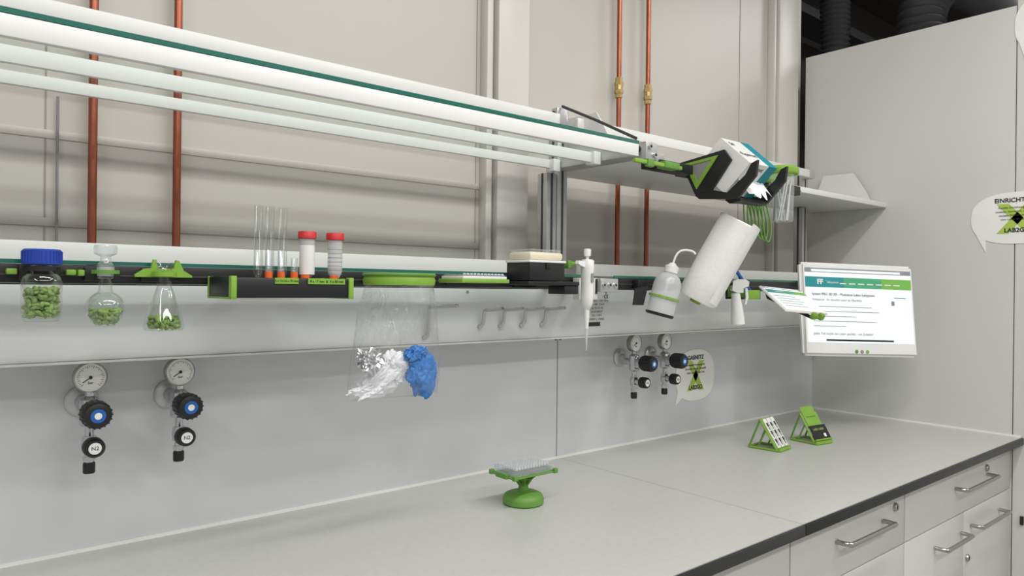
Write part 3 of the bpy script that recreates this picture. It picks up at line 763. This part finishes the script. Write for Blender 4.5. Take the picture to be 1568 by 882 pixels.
# ---------------- signs ----------------
def sign(name,O,U,V,w,h,title,lines,tail):
    g=group(name,tuple(O));N=Vector(U).cross(Vector(V));O=Vector(O);U=Vector(U);V=Vector(V)
    def se(v): return math.copysign(abs(v)**.8,v)
    pts=[(w/2*se(math.cos(a)),h/2*se(math.sin(a))) for a in [2*math.pi*k/48 for k in range(48)]]
    pts[28:31]=[pts[28],(tail[0],tail[1]),pts[31]]
    poly(g,'bubble',pts,O+N*.001,U,V,.0016,'sign_white')
    for k,s_ in enumerate((1,-1)):
        poly(g,'cross_%d'%k,[(-w*.22*s_,-h*.30),(-w*.09*s_,-h*.30),(w*.22*s_,h*.28),(w*.09*s_,h*.28)],O+N*.0022,U,V,.0006,'sign_green')
    text(g,'title',title,O+N*.003+V*h*.34,U,V,h*.115,'ink',bold=.0005)
    for i,l in enumerate(lines): text(g,'line_%d'%i,l,O+N*.003+V*(h*.20-i*h*.075),U,V,h*.055,'ink')
    text(g,'logo_text','LAB2GO',O+N*.003-V*h*.24,U,V,h*.115,'ink',bold=.0006)
    return g
sign('wall_sign',(2.238,-.0005,1.108),X,Z,.235,.19,'GASNETZ',['kompakte Versorgung mit','Druckluft, Vakuum, Stickstoff,','Argon und CO2 bis 5 bar'],(-.12,-.105))
sign('wall_sign',(XR-.0005,-.775,1.700),-Y,Z,.30,.19,'EINRICHTUNG',['Flexible Einrichtungssysteme','modular, beweglich, erweiterbar','variable Höhen und Breiten','vom Labor bis zum Büro'],(-.10,-.125))
sign('wall_sign',(XR-.0005,-.895,2.40),-Y,Z,.27,.22,'MEDIEN',['Strom, Daten und Gase','aus einer Hand'],(-.10,-.13))
# ---------------- bench objects ----------------
g=group('microplate_stand',(1.155,-.285,.9));cx,cy=1.152,-.288
lathe(g,'foot',[(0,.9003),(.046,.9003),(.050,.903),(.050,.914),(.046,.922),(.036,.927),(.022,.929),(.013,.933),(.011,.945),(.012,.955),(.022,.962),(.030,.966),(0,.966)],(cx,cy,0),'green_dark',seg=44)
for k in range(8):
    a=2*math.pi*k/8+.2
    sweep(g,'rib_%d'%k,[(cx+.010*math.cos(a),cy+.010*math.sin(a),.945),(cx+.022*math.cos(a),cy+.022*math.sin(a),.962),(cx+.040*math.cos(a),cy+.034*math.sin(a),.972)],.0028,'green_dark',seg=6)
box(g,'carrier',cx-.068,cx+.068,cy-.046,cy+.046,.974,.978,'green_dark',.001)
for sx_ in (-1,1):
    box(g,'clip_%d'%sx_,cx+sx_*.068-.004,cx+sx_*.068+.004,cy-.02,cy+.02,.972,.984,'green_dark',.001)
    for sy_ in (-1,1): box(g,'corner_%d_%d'%(sx_,sy_),cx+sx_*.064-.006,cx+sx_*.064+.006,cy+sy_*.044-.005,cy+sy_*.044+.005,.972,.984,'green_dark',.002)
box(g,'microplate_skirt',cx-.0635,cx+.0635,cy-.0425,cy+.0425,.9785,.984,'clear_plastic',.001)
box(g,'microplate_body',cx-.061,cx+.061,cy-.040,cy+.040,.984,.995,'clear_plastic',.001)
bm=bmesh.new()
for i in range(12):
    for j in range(8):
        bmesh.ops.create_cone(bm,cap_ends=False,segments=10,radius1=.0036,radius2=.0036,depth=.008,matrix=Matrix.Translation((cx-.0495+.009*i,cy-.0315+.009*j,.9965)))
finish('wells',bm,'frost',g,smooth=True)
def easel(name,loc,ang,kind):
    g=group(name,loc)
    c_,s_=math.cos(ang),math.sin(ang)
    U=Vector((c_,s_,0));Bk=Vector((-s_,c_,0))
    O=Vector(loc)
    w,dp,h=.088,.105,.098
    def P(u,b,z): return O+U*u+Bk*b+Z*z
    for k,(a,b_) in enumerate([(P(.004,0,.004),P(w-.004,0,.004)),(P(.004,dp,.004),P(w-.004,dp,.004))]):
        sweep(g,'base_bar_%d'%k,[a,b_],.0038,'green',seg=8)
    for k,u in enumerate((.004,w-.004)):
        sweep(g,'side_base_%d'%k,[P(u,0,.004),P(u,dp,.004)],.0038,'green',seg=8)
        sweep(g,'side_front_%d'%k,[P(u,.01,.006),P(u,.068,h)],.0038,'green',seg=8)
        sweep(g,'side_back_%d'%k,[P(u,dp,.004),P(u,.068,h)],.0034,'green_dark',seg=8)
        sweep(g,'side_mid_%d'%k,[P(u,dp-.03,.006),P(u,.050,.060)],.0028,'green_dark',seg=8)
    V=(P(0,.068,h)-P(0,.01,.006)).normalized();N=U.cross(V)
    if N.z<0: N=-N
    ctr=P(w/2,.039,.052)
    H_=(P(0,.068,h)-P(0,.01,.006)).length
    if kind=='slides':
        obox(g,'back_plate',ctr+N*.003,U,V,N,w-.006,H_,.003,'green',.001)
        for k in range(3):
            cc_=ctr+N*.0065+U*((k-1)*.027)
            obox(g,'card_%d'%k,cc_,U,V,N,.022,H_-.006,.003,'white_plastic',.001)
            for q in range(3):
                obox(g,'mark_%d_%d'%(k,q),cc_+N*.002+V*(.030-.028*q),U,V,N,.010,.012,.0008,'ink')
                obox(g,'mark_s_%d_%d'%(k,q),cc_+N*.002+V*(.018-.028*q),U,V,N,.004,.012,.0008,'ink')
    else:
        obox(g,'back_plate',ctr+N*.003+V*.012,U,V,N,w-.02,H_+.02,.003,'green',.001)
        obox(g,'black_card',ctr+N*.008-V*.022+U*.004,U,V,N,w,.052,.002,'black',.001)
        text(g,'card_text','LABS CARD',ctr+N*.0105-V*.012,U,V,.011,'sign_green')
        obox(g,'card_mark',ctr+N*.0098-V*.034+U*.022,U,V,N,.012,.012,.0006,'dial')
        obox(g,'lip',ctr+N*.010-V*.050,U,V,N,w,.005,.012,'green',.001)
        text(g,'back_text','Lab card rack',ctr+N*.006+V*.038,U,V,.009,'green_dark')
    obox(g,'front_lip',P(w/2,.004,.008)-Bk*.002,U,Z,N,w,.008,.005,'green',.001)
easel('pipette_tip_card_stand',(2.160,-.385,.9001),math.radians(6),'slides')
easel('business_card_stand',(2.362,-.405,.9001),math.radians(-8),'card')
# ---------------- camera ----------------
cd=bpy.data.cameras.new('camera');cam=bpy.data.objects.new('camera',cd);COL.objects.link(cam);scene.camera=cam
yaw,pitch,roll=.6954,-.0008,.0108
Fd=Vector((math.sin(yaw),math.cos(yaw),0));Rv=Vector((math.cos(yaw),-math.sin(yaw),0))
F3=Fd*math.cos(pitch)+Z*math.sin(pitch);U3=Z*math.cos(pitch)-Fd*math.sin(pitch)
R3=Rv*math.cos(roll)+U3*math.sin(roll);U4=U3*math.cos(roll)-Rv*math.sin(roll)
mw=Matrix((R3,U4,-F3)).transposed().to_4x4();mw.translation=(0,-1.6169,1.425);cam.matrix_world=mw
cd.sensor_width=36;cd.lens=1104.47/1568*36;cd.clip_start=.05
# ---------------- light ----------------
def area(name,loc,sx,sy,e,rot=(0,0,0),col=(1,.985,.96)):
    l=bpy.data.lights.new(name,'AREA');l.shape='RECTANGLE';l.size=sx;l.size_y=sy;l.energy=e;l.color=col
    o=bpy.data.objects.new(name,l);COL.objects.link(o);o.location=loc;o.rotation_euler=rot;return o
area('ceiling_light_front',(0.8,-1.45,3.1),2.2,.12,32)
area('ceiling_light_side',(2.3,-1.7,3.1),.15,1.2,14)
area('ceiling_light_rear',(0.8,-3.2,3.1),3.0,.25,58)
area('fill_light_left',(-1.6,-2.4,3.1),.25,1.6,26)  # added fill from the left to brighten the right partition, no known fixture
area('fill_light_ducts',(4.6,-1.2,3.35),1.2,.5,30)  # added fill above the void so the dark ducts show, not a real lamp
wd=bpy.data.worlds.new('world');scene.world=wd;wd.use_nodes=True
bg=wd.node_tree.nodes['Background'];bg.inputs[0].default_value=(1,.99,.975,1);bg.inputs[1].default_value=.43
scene.view_settings.view_transform='Standard'
